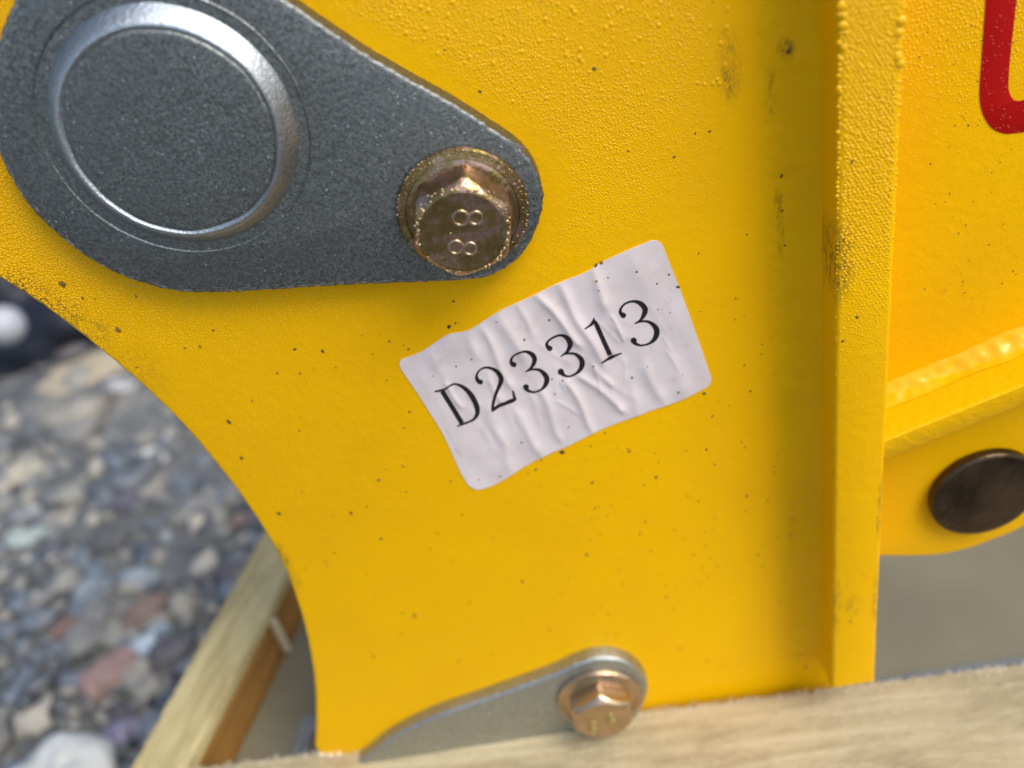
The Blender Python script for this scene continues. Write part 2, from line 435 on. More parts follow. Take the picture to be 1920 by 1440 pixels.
# fuzzy sawn fibres along the upper back edge
fv, ff = [], []
for i in range(1500):
    t = random.random(); p = e0 + (e1 - e0) * t; u = random.uniform(-.5, 1.6) if random.random() < .8 else random.uniform(0, 20)
    p = p + np.array([db[1], -db[0]]) * u
    a = random.gauss(YAWB, 1.2); l = random.uniform(.5, 2.2) * (1.6 if random.random() < .1 else 1); up = random.uniform(.1, .9)
    tz = ZT - .1 + (.0 if u > 0 else -.2)
    dx, dy = math.cos(a), math.sin(a); wv = .15
    k = len(fv)
    fv += [(p[0] - dy * wv, p[1] + dx * wv, tz), (p[0] + dy * wv, p[1] - dx * wv, tz), (p[0], p[1], tz + 2 * wv),
           (p[0] + dx * l * .6, p[1] + dy * l * .6, tz + l * up)]
    ff += [(k, k + 1, k + 2), (k, k + 1, k + 3), (k + 1, k + 2, k + 3), (k + 2, k, k + 3)]
cr(link('wood_fibres', fv, ff, mat_simple('wood_fibre', (.74, .66, .52), .8), crate, 80, kind='stuff'))
# wood chips lying where batten meets the plate
for (px, py, s_) in ((606, 1408, 2.4), (622, 1411, 1.6), (636, 1409, 1.3)):
    c0 = G(px, py, ZT + 1); v8 = []
    for k in range(8):
        v8.append((c0[0] + ((k & 1) - .5) * s_ * random.uniform(.7, 1.4), c0[1] - 1 + ((k >> 1 & 1) - .5) * s_ * random.uniform(.6, 1.2), c0[2] + ((k >> 2) - .3) * s_ * random.uniform(.3, 1.1)))
    cr(fixn(link('wood_chip', v8, [(0, 1, 3, 2), (4, 5, 7, 6), (0, 1, 5, 4), (2, 3, 7, 6), (0, 2, 6, 4), (1, 3, 7, 5)], mat_simple('chip', (.78, .68, .48), .7), crate, None)))

r0 = G(356, 1428, ZT)[:2]; r1 = G(524, 1101, ZT)[:2]; dr = (r1 - r0) / np.linalg.norm(r1 - r0)
rail = timber('rail', r0 - dr * 30, r0 + dr * 330, 20.5, ZT - 5, ZT, WR, crate, rag=.5, fine=1.5)
qr = np.array([-dr[1], dr[0]])
side = timber('side_board', r0 - dr * 26 + qr * 2.2, r0 + dr * 330 + qr * 2.2, 16, ZD - 20, ZT - 5.2, WO, crate, rag=.3, fine=3, label='side board under the pale rail, orange brown from painted bounce light')
# pale splinter on the side board, and a lath at its foot
def box(name, p, q, wid, z0, z1, mat, parent, **props):
    p = np.array(p, float); q = np.array(q, float); d = (q - p) / np.linalg.norm(q - p); n = np.array([-d[1], d[0]]) * wid
    c4 = [p, q, q + n, p + n]; v = [(a[0], a[1], z0) for a in c4] + [(a[0], a[1], z1) for a in c4]
    o = fixn(link(name, v, [(0, 1, 2, 3), (4, 5, 6, 7), (0, 1, 5, 4), (1, 2, 6, 5), (2, 3, 7, 6), (3, 0, 4, 7)], mat, parent, None, **props))
    bv = o.modifiers.new('bevel', 'BEVEL'); bv.width = .0006; bv.segments = 2
    return cr(o)
sp = r0 + dr * 62
box('splinter', sp - qr * .6, sp + dr * 3.0 - qr * .6, 2.6, ZD + 1, ZT - 6, mat_simple('splinter_wood', (.66, .55, .38), .7), crate)
# deck: plywood sheet, cut short of the side board
dk0, dk1 = r0 - dr * 24 + qr * 1.6, r0 + dr * 250 + qr * 1.6
vv = [(p[0], p[1], z) for z in (ZD - 9, ZD) for p in (dk0, dk1, (245, dk1[1]), (245, -62), (dk0[0] + 4, -62))]
cr(fixn(link('deck_board', vv, [(0, 1, 2, 3, 4), (5, 6, 7, 8, 9)] + [(i, (i + 1) % 5, 5 + (i + 1) % 5, 5 + i) for i in range(5)], WD, crate, None)))
box('back_board', (-120, 262), (240, 262), 20, ZD + .5, ZT + 2, WR, crate)
box('end_board', (222, -60), (222, 258), 20, ZD + .5, ZT + 1, WR, crate)
for x_ in (-62, 70, 180):
    box('bearer', (x_, -60), (x_, 270), 60, -GZ + .5, ZD - 9.5, WK, crate)

# bluish plastic film scraps inside the crate
def film(px0, py0, px1, py1, wid, amp, label, seed, z=ZD):
    a = G(px0, py0, z)[:2]; b = G(px1, py1, z)[:2]; d = b - a; L = np.linalg.norm(d); d /= L; q = np.array([-d[1], d[0]])
    n1, n2 = 60, 16; vs = []
    for i in range(n1 + 1):
        for j in range(n2 + 1):
            s = L * i / n1; u = wid * (j / n2 - .5) * (1 + .35 * noise.noise(Vector((s * .08, j // 9, seed))))
            p = a + d * s + q * u
            vs.append((p[0], p[1], z + .8 + amp * (.6 + noise.noise(Vector((s * .16, u * .25, seed))) + .5 * noise.noise(Vector((s * .5, u * .6, seed + 3))))))
    fs = [(i * (n2 + 1) + j, i * (n2 + 1) + j + 1, (i + 1) * (n2 + 1) + j + 1, (i + 1) * (n2 + 1) + j) for i in range(n1) for j in range(n2)]
    o = link('plastic_film', vs, fs, mat_simple('bluish_film', (.19, .20, .195), .4, 0, 60), None, 70, label=label, category='plastic film')
    return o
film(588, 1345, 556, 1440, 6, 1.2, 'pale blue grey plastic scrap in the crate behind the plate corner', 3)
film(1640, 1288, 1930, 1246, 5, .7, 'crumpled bluish plastic strip along the batten right of the rib', 8)

# ------------------------------------------------------------------ the yellow machine part
mach = empty('excavator_coupler', (0, 20, ZD), label='yellow painted steel excavator coupler with zinc pin keepers standing in the crate', category='machine part')
mach_inv = Matrix.Translation(-Vector(mach.location))
def mp(o): o.matrix_parent_inverse = mach_inv; return o
BOT = ZD + .6
RIBH = 14.0
# side plate outline (left edge traced, the rest squared off behind the rib)
left = [(-900, -300), (-560, 60), (-330, 290), (-150, 430), (-60, 490), (0, 524), (60, 562), (130, 612), (200, 668), (270, 728), (340, 796), (400, 866), (450, 930), (500, 1005), (535, 1072), (563, 1150), (580, 1220), (590, 1290), (592, 1350), (590, 1400)]
lo = spline(xz(left, 0), .9, False)
ribx_l = lambda z: np.interp(z, [P(1560, 1290, RIBH)[2], P(1573, 0, RIBH)[2]], [P(1560, 1290, RIBH)[0], P(1573, 0, RIBH)[0]])
ribx_r = lambda z: np.interp(z, [P(1640, 1283, RIBH)[2], P(1700, 0, RIBH)[2]], [P(1640, 1283, RIBH)[0], P(1700, 0, RIBH)[0]])
TOPZ = 70.0
xr = ribx_l(-100) + 6
ol = list(lo) + [np.array([lo[-1][0] + .3, BOT + 1.2]), np.array([lo[-1][0] + 1.5, BOT])] + [np.array([x, BOT]) for x in np.linspace(lo[-1][0] + 4, xr, 30)]
ol += [np.array([xr, z]) for z in np.linspace(BOT + 5, TOPZ, 40)] + [np.array([x, TOPZ]) for x in np.linspace(xr - 5, lo[0][0] + 20, 40)]
side_plate = mp(plate('side_plate', ol, -20, 0, 1.1, YEL, mach, jag=.10))

# rib
zb = P(1600, 1287, RIBH)[2]; zt = TOPZ + 4
zz = np.linspace(zb, zt, 240)
ro = [np.array([ribx_l(z), z]) for z in zz] + [np.array([ribx_r(z), z]) for z in zz[::-1]]
rib = mp(plate('rib', ro, -20, RIBH, 1.0, YELR, mach, jag=.12))

def bead(name, fn, n1, mat, amp, seed, rag_scale=.35, steps=10):
    "weld fillet: fn(i) -> (toe on plate, root, toe on the other wall) as 3-D mm points"
    vs = []
    for i in range(n1 + 1):
        A, Rt, B = fn(i / n1)
        for k in range(steps + 1):
            t = k / steps
            p = (1 - t) ** 2 * A + 2 * t * (1 - t) * (Rt * .7 + (A + B) * .15) + t * t * B
            out_ = (A + B) / 2 - Rt; out_ /= np.linalg.norm(out_)
            g = noise.noise(Vector((i * .045 + seed, t * 2.2, seed))) + .55 * noise.noise(Vector((i * .16, t * 3.0, seed + 5)))
            p = p + out_ * amp * g * math.sin(math.pi * t) ** .8
            vs.append(p)
    fs = [(i * (steps + 1) + k, i * (steps + 1) + k + 1, (i + 1) * (steps + 1) + k + 1, (i + 1) * (steps + 1) + k) for i in range(n1) for k in range(steps)]
    o = mp(link(name, vs, fs, mat, mach, 80)); return fixn(o)

def rib_weld(t):
    z = zb + 2 + (zt - zb - 2) * t; xl = ribx_l(z) + .3
    wob = .7 * noise.noise(Vector((z * .07, 3, 1))) + .3 * noise.noise(Vector((z * .3, 3, 1)))
    return np.array([xl - 10.5 - wob, .03, z]), np.array([xl, 0, z]), np.array([xl + .1, -6.5 - wob * .6, z])
bead('weld_bead', rib_weld, 420, YELW, .75, 2.)

# right-hand panel behind the rib, one sheet with the pin lug below it
xl0 = ribx_l(-100) + 4
lug = [(1560, 1046), (1600, 1046), (1655, 1046), (1720, 1046), (1765, 1043), (1820, 1031), (1870, 1013), (1920, 991), (2000, 940), (2080, 850), (2140, 740)]
lg = spline(xz(lug, 0), 1.2, False)
po = [np.array([xr + .4, z]) for z in np.linspace(TOPZ, lg[0][1], 60)] + [q for q in lg if q[0] > xr + .6] + [np.array([lg[-1][0] + 1, z]) for z in np.linspace(lg[-1][1] + 4, TOPZ, 40)]
po += [np.array([x, TOPZ]) for x in np.linspace(lg[-1][0] - 4, xr + 4, 30)]
panel = mp(plate('rear_panel', po, -18, -.3, 1.0, YELB, mach, jag=.05))

# sloping flange welded to the panel, right of the rib
A1, A2 = P(1663, 824, 13.3), P(1920, 721, 13.3)
fd = (A2 - A1) / np.linalg.norm(A2 - A1)
F0 = np.array([ribx_r(-150) - 1.5, 0, 0]); F0 = A1 + fd * ((F0[0] - A1[0]) / fd[0]); F1 = A2 + fd * 55
fl0, fl1 = P(1663, 862, 13.3), P(1920, 763, 13.3)
nu = np.array([-fd[2], 0, fd[0]]); th = abs((fl0 - A1).dot(nu)) * 1.0
vs = []
NF = 160
sec = [(0, 0.4), (12.6, 0), (13.0, .15), (13.3, .5), (13.3, th - .6), (12.9, th), (-.0, th)]
for i in range(NF + 1):
    p = F0 + (F1 - F0) * i / NF
    for (hh, dd) in sec:
        j = 0
        q = p - nu * (dd + j); vs.append((q[0], -hh + j, q[2]))
ns = len(sec)
fs = [(i * ns + k, i * ns + (k + 1) % ns, (i + 1) * ns + (k + 1) % ns, (i + 1) * ns + k) for i in range(NF) for k in range(ns)]
fs += [tuple(range(ns)), tuple(range(NF * ns + ns - 1, NF * ns - 1, -1))]
mp(fixn(link('flange', vs, fs, mat_yellow('yellow_paint_flange', peel=.0003), mach, 40)))
def fl_weld(t):
    p = F0 + (F1 - F0) * t
    w1 = .9 * noise.noise(Vector((t * 9, 1, 1)))
    return np.array([p[0] + nu[0] * (4.2 + w1), .4, p[2] + nu[2] * (4.2 + w1)]), np.array([p[0], 0, p[2]]), np.array([p[0], -(4.0 + w1), p[2] + .1 - .2])
bead('weld_bead', fl_weld, 220, mat_yellow('yellow_paint_flange_weld', peel=.0001, ro=(.2, .28), spec=.35), .8, 11.)

# pin head on the lug
c = P(1850, 931, 3); sc_ = np.linalg.norm(P(1850 + 50, 931, 3) - P(1850 - 50, 931, 3)) / 100
rp = 97 * sc_
pin = N('blackened_pin_steel')
pc = pin.mix(pin.ramp(pin.noise(70, 5), [(.35, 0.), (.65, 1.)]), (.04, .028, .016), (.11, .078, .045))
mp(lathe('pin_head', (c[0], c[2]), [(rp * .96, -.2), (rp, .3), (rp, 2.4), (rp - .4, 2.9), (rp - 1.0, 3.1), (rp - 2, 3.15), (rp * .5, 3.15)],
   pin.done(Base_Color=pc, Metallic=.85, Roughness=.33, Normal=pin.bump(pin.noise(300, 4), .0003)), mach, wob=.05))

# red lettering painted on the panel: a rounded U running out of the frame
RED = N('red_vinyl'); rc = RED.mix(RED.ramp(RED.noise(60, 3), [(.3, 0.), (.7, 1.)]), (.40, .004, .002), (.34, .003, .002))
RED = RED.done(Base_Color=rc, Roughness=.45, Specular_IOR_Level=.15, Normal=RED.bump(RED.noise(900, 2), .00004))
outer = [(1853, -260), (1851, -120), (1849, 0), (1845, 60), (1841, 120), (1838, 170), (1840, 200), (1849, 225), (1864, 243), (1885, 251), (1905, 250), (1935, 245), (1975, 228), (2000, 200), (2012, 150), (2016, 60), (2030, -120), (2042, -260)]
inner = [(1980, -260), (1972, -120), (1962, 60), (1957, 140), (1948, 170), (1934, 182), (1912, 190), (1900, 186), (1893, 172), (1892, 150), (1897, 90), (1907, 0), (1916, -120), (1926, -260)]
oo = spline(xz(outer, 0), .5, False); ii = spline(xz(inner, 0), .5, False)
u_ol = np.concatenate([oo, ii])
mp(plate('red_letter', u_ol, -.28, -.16, .03, RED, mach, label='red painted letter on the panel right of the rib'))

# ------------------------------------------------------------------ zinc keepers and bolts
KH = 5.0
kp = [(515, -14), (560, 17), (638, 70), (700, 110), (770, 150), (848, 194), (912, 234), (968, 272), (1001, 310), (1016, 350), (1018, 385), (1010, 420), (993, 458), (968, 490), (930, 514), (890, 525), (800, 531),
      (677, 535), (560, 542), (480, 547), (417, 550), (333, 548), (250, 527), (188, 499), (125, 456), (63, 399), (25, 345), (0, 296), (-14, 240), (-18, 170), (-8, 90), (15, 25), (58, -55), (125, -118), (210, -155), (300, -155), (390, -112), (455, -60)]
ko = spline(xz(kp, KH), .45)
bc = P(328, 246, KH); bl, br_ = P(82, 250, KH), P(572, 250, KH); RB = (br_ - bl)[0] / 2
keeper = mp(plate('keeper_plate', ko, .15, KH, .8, ZINC, mach, hole=((bc[0], bc[2]), RB + 1.6), jag=.26, label='large dark zinc keeper plate with round pin boss, at the upper left'))
groove = [(RB + 1.62, KH + .0), (RB + 1.42, KH + .2), (RB + 1.15, KH + .08), (RB + .75, KH - .6), (RB + .4, KH - 1.1), (RB + .1, KH - 1.6), (RB - .1, KH - 1.9)]
gro = lathe('boss_groove', (bc[0], bc[2]), groove, ZINC, keeper, seg=180, wob=.10, smooth=50)
bprof = [(RB + .15, KH - 1.9), (RB - .1, KH - 1.2), (RB - .6, KH - .3), (RB - 1.5, KH + .8), (RB - 2.6, KH + 1.9), (RB - 3.4, KH + 2.75), (RB - 3.9, KH + 2.95), (RB - 4.1, KH + 2.9), (RB - 4.25, KH + 2.7), (RB - 4.9, KH + 2.5)]
boss = lathe('pin_boss', (bc[0], bc[2]), bprof, BOSS, keeper, seg=180, wob=.16, smooth=60)
boss_face = lathe('boss_face', (bc[0], bc[2]), [(RB - 4.55, KH + 2.3), (RB - 4.65, KH + 2.75), (RB - 4.95, KH + 2.98), (RB - 5.3, KH + 3.02), (RB * .4, KH + 3.0)], ZINC, keeper, seg=180, wob=.3)
# a few bright scratches and nicks on the keeper, plus highlights drawn along the boss rim
sv, sf = [], []
def scratch(x0, y0, x1, y1, w_):
    p, q = P(x0, y0, KH + .02), P(x1, y1, KH + .02); d = (q - p) / np.linalg.norm(q - p); nn = np.array([-d[2], 0, d[0]])
    k0 = len(sv); n1 = 8
    for i in range(n1 + 1):
        t = i / n1; c_ = p + (q - p) * t + nn * .12 * noise.noise(Vector((i * .9, x0, y0))); ww = w_ * math.sin(math.pi * (.06 + .88 * t)) * random.uniform(.6, 1.2)
        sv.extend([c_ + nn * ww, c_ - nn * ww])
    for i in range(n1): sf.append((k0 + 2 * i, k0 + 2 * i + 1, k0 + 2 * i + 3, k0 + 2 * i + 2))
for s_ in [(598, 93, 645, 100, .16), (636, 108, 660, 122, .07), (633, 70, 655, 82, .12), (700, 112, 742, 138, .10), (845, 195, 880, 218, .13), (668, 222, 690, 232, .06), (702, 282, 735, 290, .06), (700, 330, 722, 344, .06),
           (338, 262, 362, 250, .05), (330, 140, 345, 132, .05), (330, 510, 346, 524, .06), (575, 145, 600, 152, .06), (868, 268, 900, 300, .05)]:
    pass
for i in range(70):
    x0 = random.uniform(420, 840); y0 = random.uniform(60 + max(0, (x0 - 500) * .6), 505); a_ = random.gauss(.3, .5); l_ = random.uniform(5, 22)
    scratch(x0, y0, x0 + l_ * math.cos(a_), y0 + l_ * math.sin(a_), random.uniform(.02, .05))
for s_ in [(598, 93, 645, 100, .15), (633, 70, 658, 84, .12), (668, 222, 690, 232, .06), (702, 282, 735, 290, .06), (700, 330, 722, 344, .05), (575, 145, 600, 152, .05), (945, 262, 985, 278, .22)]: scratch(*s_)
for i in range(420):
    k_ = random.randrange(len(ko)); p_ = ko[k_]; q_2 = ko[(k_ + 2) % len(ko)]; d2 = (q_2 - p_) / (np.linalg.norm(q_2 - p_) + 1e-9); n2 = np.array([-d2[1], d2[0]]) * (1 if area(ko) > 0 else -1)
    L2 = random.uniform(.2, 1.6); ww = random.uniform(.02, .09); ins = random.uniform(.35, .95) if random.random() < .8 else random.uniform(.9, 1.6)
    a_ = p_ + n2 * ins; b_ = a_ + d2 * L2 + n2 * random.uniform(-.15, .15); k0 = len(sv)
    hh_ = KH + .03 - max(0, .8 - ins) ** 2 * .75
    for j_ in range(5):
        t_ = j_ / 4; c_ = a_ + (b_ - a_) * t_; w_ = ww * math.sin(math.pi * (.1 + .8 * t_)) * random.uniform(.5, 1.3); sv.extend([np.array([c_[0] + n2[0] * w_, -hh_, c_[1] + n2[1] * w_]), np.array([c_[0] - n2[0] * w_, -hh_, c_[1] - n2[1] * w_])])
    for j_ in range(4): sf.append((k0 + 2 * j_, k0 + 2 * j_ + 1, k0 + 2 * j_ + 3, k0 + 2 * j_ + 2))
for i in range(60):  # bright slivers painting the edge highlight, mostly along the top of the boss face
    a_ = random.gauss(1.15, .42) if random.random() < .7 else random.uniform(0, 6.28); rr_ = RB - 5.0 + random.gauss(0, .16); da = random.uniform(.01, .06); ww = random.uniform(.03, .11); k0 = len(sv)
    for j_ in range(5):
        t_ = a_ + da * j_ / 4; w_ = ww * math.sin(math.pi * (.1 + .2 * j_)) * random.uniform(.5, 1.4)
        for q_2 in (rr_ + w_, rr_ - w_): sv.append(np.array([bc[0] + q_2 * math.cos(t_), -(KH + 3.04), bc[2] + q_2 * math.sin(t_)]))
    for j_ in range(4): sf.append((k0 + 2 * j_, k0 + 2 * j_ + 1, k0 + 2 * j_ + 3, k0 + 2 * j_ + 2))
BRT = mat_simple('scratch_and_glint_steel', (.75, .78, .80), .3, 0, 300, metallic=1.)
link('scratches_and_glints', sv, sf, BRT, keeper, None, kind='stuff')

def bolt(pc, Rf, base, tall, hexpx, hexw, mat, label, phase):
    """flanged hexagon bolt; base: height of the surface it clamps; returns the bolt's head mesh"""
    cx, cz = pc
    fh = 1.5
    prof = [(Rf * .97, base - .02), (Rf, base + .25), (Rf, base + fh * .7), (Rf * .975, base + fh), (Rf * .94, base + fh + .1), (Rf * .86, base + fh + .4), (Rf * .85, base + fh + .2), (Rf * .83, base + fh + .25), (Rf * .81, base + fh + .45), (Rf * .74, base + fh + .6), (Rf * .5, base + fh + .8)]
    s2 = hexw / 2; rc_ = s2 / math.cos(math.pi / 6)
    # hexagon head with a chamfered round top: radial grid, each ring clipped by the hexagon
    seg = 120; verts, faces = [], []
    hb, ht = base + fh + .3, base + tall
    def hexr(a):
        a = (a - phase) % (math.pi / 3); return s2 / math.cos(a - math.pi / 6)
    rt = s2 * .885
    rings = []
    for k in range(seg):
        a = 2 * math.pi * k / seg; hr = hexr(a); hr = min(hr, rc_ * .975)
        drop = (hr - rt) * .75
        col_ = [(hr + .0, hb - .1), (hr, hb + (ht - drop - hb) * .5), (hr, ht - drop - .25), (hr - .18, ht - drop + .02), ((hr + rt) / 2, ht - drop * .45 + .03), (rt + .15, ht - .06), (rt - .1, ht + .02), (rt - .45, ht - .02), (rt - .8, ht - .08), (rt * .45, ht - .08)]
        rings.append([(cx + r * math.cos(a), -h, cz + r * math.sin(a)) for r, h in col_])
    nr = len(rings[0])
    for r_ in rings: verts += r_
    for k in range(seg):
        for j in range(nr - 1): faces.append((k * nr + j, ((k + 1) % seg) * nr + j, ((k + 1) % seg) * nr + j + 1, k * nr + j + 1))
    faces.append(tuple(k * nr + nr - 1 for k in range(seg)))
    o = mp(fixn(link('bolt', verts, faces, mat, mach, 28, label=label)))
    lathe('bolt_flange', pc, prof, mat, o, seg=120, wob=.06)
    return o, ht

def torus(px, py, h, r, tr, squash=1.):
    "ring lying on a face at height h"
    c = P(px, py, h); vs, fs = [], []; a1, a2 = 28, 8
    for i in range(a1):
        a = 2 * math.pi * i / a1
        for j in range(a2):
            b = 2 * math.pi * j / a2; q = r + tr * math.cos(b)
            vs.append((c[0] + q * math.cos(a), c[1] - tr * .8 * math.sin(b), c[2] + q * math.sin(a) * squash))
    for i in range(a1):
        for j in range(a2): fs.append((i * a2 + j, ((i + 1) % a1) * a2 + j, ((i + 1) % a1) * a2 + (j + 1) % a2, i * a2 + (j + 1) % a2))
    return vs, fs
def join(lst):
    vs, fs = [], []
    for v, f in lst: k = len(vs); vs += v; fs += [tuple(i + k for i in t) for t in f]
    return vs, fs

c1 = P(867.5, 398, KH + 1.2); R1 = np.linalg.norm(P(992, 396, KH + 1.2) - P(743, 396, KH + 1.2)) / 2
pa, pb = P(875, 335, 12), P(865, 527, 12); ph = math.atan2((pa - pb)[2], (pa - pb)[0])
b1_, ht1 = bolt((c1[0], c1[2]), R1, KH, 10.4, None, 18.3, BOLT, 'brown gold flanged bolt stamped 8.8 on the upper keeper plate', ph)
u = np.linalg.norm(P(901, 440, ht1) - P(900, 440, ht1))
Z2 = lambda x, y: (660 + x / 3.6, 180 + y / 3.6)
STM = mat_bolt('bolt_stamp_metal', .75)
for lst in ([(732, 825, 52), (834, 825, 46)], [(700, 1022, 48), (797, 1032, 44)]):
    v, f = join([torus(*Z2(x, y), ht1 - .02, r / 3.6 * u, 3.4 * u) for x, y, r in lst]); fixn(link('stamped_digit', v, f, STM, b1_, 80))
v, f = torus(*Z2(665, 930), ht1, 1.2 * u, 1.6 * u); fixn(link('stamped_dot', v, f, STM, b1_, 80))

KL = 4.6
kl = [(620, 1480), (690, 1420), (734, 1386), (811, 1347), (915, 1311), (1035, 1268), (1077, 1249), (1120, 1236), (1168, 1240), (1202, 1262), (1215, 1292), (1200, 1335), (1160, 1380), (1100, 1410), (1000, 1450), (850, 1500), (700, 1530)]
kl = [(a, b + 0) for a, b in kl]
klo = spline(xz(kl, KL), .7)
keep2 = mp(plate('keeper_plate', klo, .15, KL, 1.1, ZINC2, mach, jag=.15, label='narrow light zinc keeper plate at the bottom, slanting down to the left'))
c2 = P(1124, 1311, KL + 1); R2 = np.linalg.norm(P(1203, 1311, KL + 1) - P(1045, 1311, KL + 1)) / 2
pa, pb = P(1125, 1314, 9), P(1120, 1385, 9); ph2 = math.atan2((pa - pb)[2], (pa - pb)[0])
b2_, ht2 = bolt((c2[0], c2[2]), R2, KL, 8.6, None, 17.4, BOLT2, 'pinkish gold flanged bolt on the lower keeper plate, overhanging the batten', ph2 + .12)
Z5 = lambda x, y: (580 + x * .3854, 1140 + y * .3854)
u2 = np.linalg.norm(P(1130, 1350, ht2) - P(1129, 1350, ht2))
STG = mat_simple('green_gold_stamp', (.50, .42, .16), .35, 0, 300, metallic=.9)
for lst in ([(1378, 566, 11), (1384, 596, 14)], [(1464, 528, 11), (1474, 556, 14)]):
    v, f = join([torus(*Z5(x, y), ht2, r * .4 * u2, 2.6 * u2, 1.2) for x, y, r in lst]); fixn(link('stamped_digit', v, f, STG, b2_, 80))
v, f = torus(*Z5(1432, 578), ht2, 1.2 * u2, 1.6 * u2); fixn(link('stamped_dot', v, f, STG, b2_, 80))

# ------------------------------------------------------------------ paper sticker
Z3 = lambda x, y: (720 + x * .3612, 420 + y * .3611)
def curve3(pts, n):
    w3 = np.array([P(*p, .12) for p in pts])[:, [0, 2]]
    s = spline(w3, .3, False); L = np.concatenate([[0], np.cumsum(np.linalg.norm(np.diff(s, axis=0), axis=1))]); t = np.linspace(0, L[-1], n)
    return np.stack([np.interp(t, L, s[:, 0]), np.interp(t, L, s[:, 1])], 1)
top_ = [(742, 677), (789, 660), (839, 628), (879, 619), (937, 583), (994, 557), (1045, 532), (1099, 510), (1128, 492), (1180, 468), (1236, 445)]
bot_ = [(886, 920), (925, 910), (980, 877), (1016, 857), (1067, 835), (1121, 808), (1190, 781), (1240, 763), (1283, 747), (1338, 720)]
lef_ = [(742, 677), (792, 752), (832, 817), (864, 886), (886, 920)]
rig_ = [(1236, 445), (1283, 564), (1338, 720)]
NS, NT = 300, 170
Tc, Bc = curve3(top_, NS + 1), curve3(bot_, NS + 1); Lc, Rc = curve3(lef_, NT + 1), curve3(rig_, NT + 1)
LS, LT = 52., 28.
segs = [((800, 370), (1000, 600), .62, 1.0), ((905, 315), (1120, 690), .66, 1.2), ((1075, 240), (1145, 400), .55, 1.2), ((600, 460), (700, 660), .45, 1.5), ((520, 560), (650, 820), .5, 1.1), ((330, 840), (395, 930), .4, .7),
        ((250, 680), (300, 760), .3, 1.4), ((560, 980), (650, 1250), .45, 1.5), ((700, 1000), (820, 1200), .42, 1.2), ((960, 830), (1080, 1060), .55, 1.0), ((1040, 800), (1230, 950), .5, 1.0), ((1370, 760), (1450, 940), .5, 1.5),
        ((820, 880), (910, 1100), .4, 1.1), ((1100, 740), (1170, 820), .3, .8), ((700, 420), (760, 560), .35, 1.0), ((440, 570), (470, 640), .45, 1.4), ((1180, 490), (1240, 590), .25, .5), ((1280, 160), (1330, 260), .2, 2.0), ((1500, 700), (1560, 860), .3, 1.8),
        ((330, 600), (300, 680), .4, 1.2), ((560, 820), (600, 900), .3, .8), ((1300, 900), (1330, 1000), .3, 1.4)]
FR = random.Random(5)
for _ in range(34):
    x_, y_ = FR.uniform(330, 1550), 0; y_ = 1010 - (x_ - 330) * .46 + FR.uniform(-210, 200); a_ = FR.gauss(1.12, .28); l_ = FR.uniform(30, 150)
    segs.append(((x_, y_), (x_ + l_ * math.cos(a_), y_ + l_ * math.sin(a_)), FR.uniform(.03, .12), FR.uniform(.4, 1.0)))
SG = [(np.array(P(*Z3(*a), .1))[[0, 2]], np.array(P(*Z3(*b), .1))[[0, 2]], A, s) for a, b, A, s in segs]
def wr(p):
    "height of the crumpled paper above the plate at x,z points p (...,2)"
    h = np.full(p.shape[:-1], .14)
    for a, b, A, s in SG:
        d = b - a; L = np.linalg.norm(d); d = d / L; q = p - a; u_ = q @ d; v__ = q @ np.array([-d[1], d[0]])
        over = np.where(u_ < 0, -u_, np.where(u_ > L, u_ - L, 0)); s2 = s * 1.15
        v__ = v__ + .35 * np.sin(u_ * .35 + s * 9)
        h = h + 1.0 * A * np.exp(-(np.sqrt((v__ / s2) ** 2 + .02) - .14) ** 1.45 * 1.3) * np.exp(-(over / (2.2 * s)) ** 2)
    x, z = p[..., 0], p[..., 1]
    ls = x * .92 + z * .39          # along the sticker's length
    h = h + .09 * (1 + np.sin(ls * .55 + .9 * np.sin(z * .12 + x * .05))) + .02 * (1 + np.sin(x * .6 - z * .8 + np.sin(x * .3)))
    return h
S = np.linspace(0, 1, NS + 1)[:, None] * np.ones((1, NT + 1)); T = np.ones((NS + 1, 1)) * np.linspace(0, 1, NT + 1)[None]
X_, Y_ = S * LS, T * LT; rr = 1.6
for cx_, cy_, sx, sy in ((rr, rr, -1, -1), (LS - rr, rr, 1, -1), (rr, LT - rr, -1, 1), (LS - rr, LT - rr, 1, 1)):
    dx, dy = (X_ - cx_) * sx, (Y_ - cy_) * sy; mk = (dx > 0) & (dy > 0); mx = np.maximum(dx, dy); ln = np.hypot(dx, dy) + 1e-9
    X_ = np.where(mk, cx_ + sx * dx * mx / ln, X_); Y_ = np.where(mk, cy_ + sy * dy * mx / ln, Y_)
S, T = X_ / LS, Y_ / LT
def samp(C, t): k = np.linspace(0, 1, len(C)); return np.stack([np.interp(t, k, C[:, 0]), np.interp(t, k, C[:, 1])], -1)
S3, T3 = S[..., None], T[..., None]
Q = (1 - T3) * samp(Tc, S) + T3 * samp(Bc, S) + (1 - S3) * samp(Lc, T) + S3 * samp(Rc, T) - ((1 - S3) * (1 - T3) * Tc[0] + S3 * (1 - T3) * Tc[-1] + (1 - S3) * T3 * Bc[0] + S3 * T3 * Bc[-1])
Hh = wr(Q)
ed = np.minimum(np.minimum(S * LS, (1 - S) * LS), np.minimum(T * LT, (1 - T) * LT)); Hh = .12 + (Hh - .12) * (.45 + .55 * np.clip(ed / 2.5, 0, 1))
def edgefade(p): return 1.
V = np.stack([Q[..., 0], -Hh, Q[..., 1]], -1).reshape(-1, 3); idx = lambda i, j: i * (NT + 1) + j
fs = [(idx(i, j), idx(i + 1, j), idx(i + 1, j + 1), idx(i, j + 1)) for i in range(NS) for j in range(NT)]
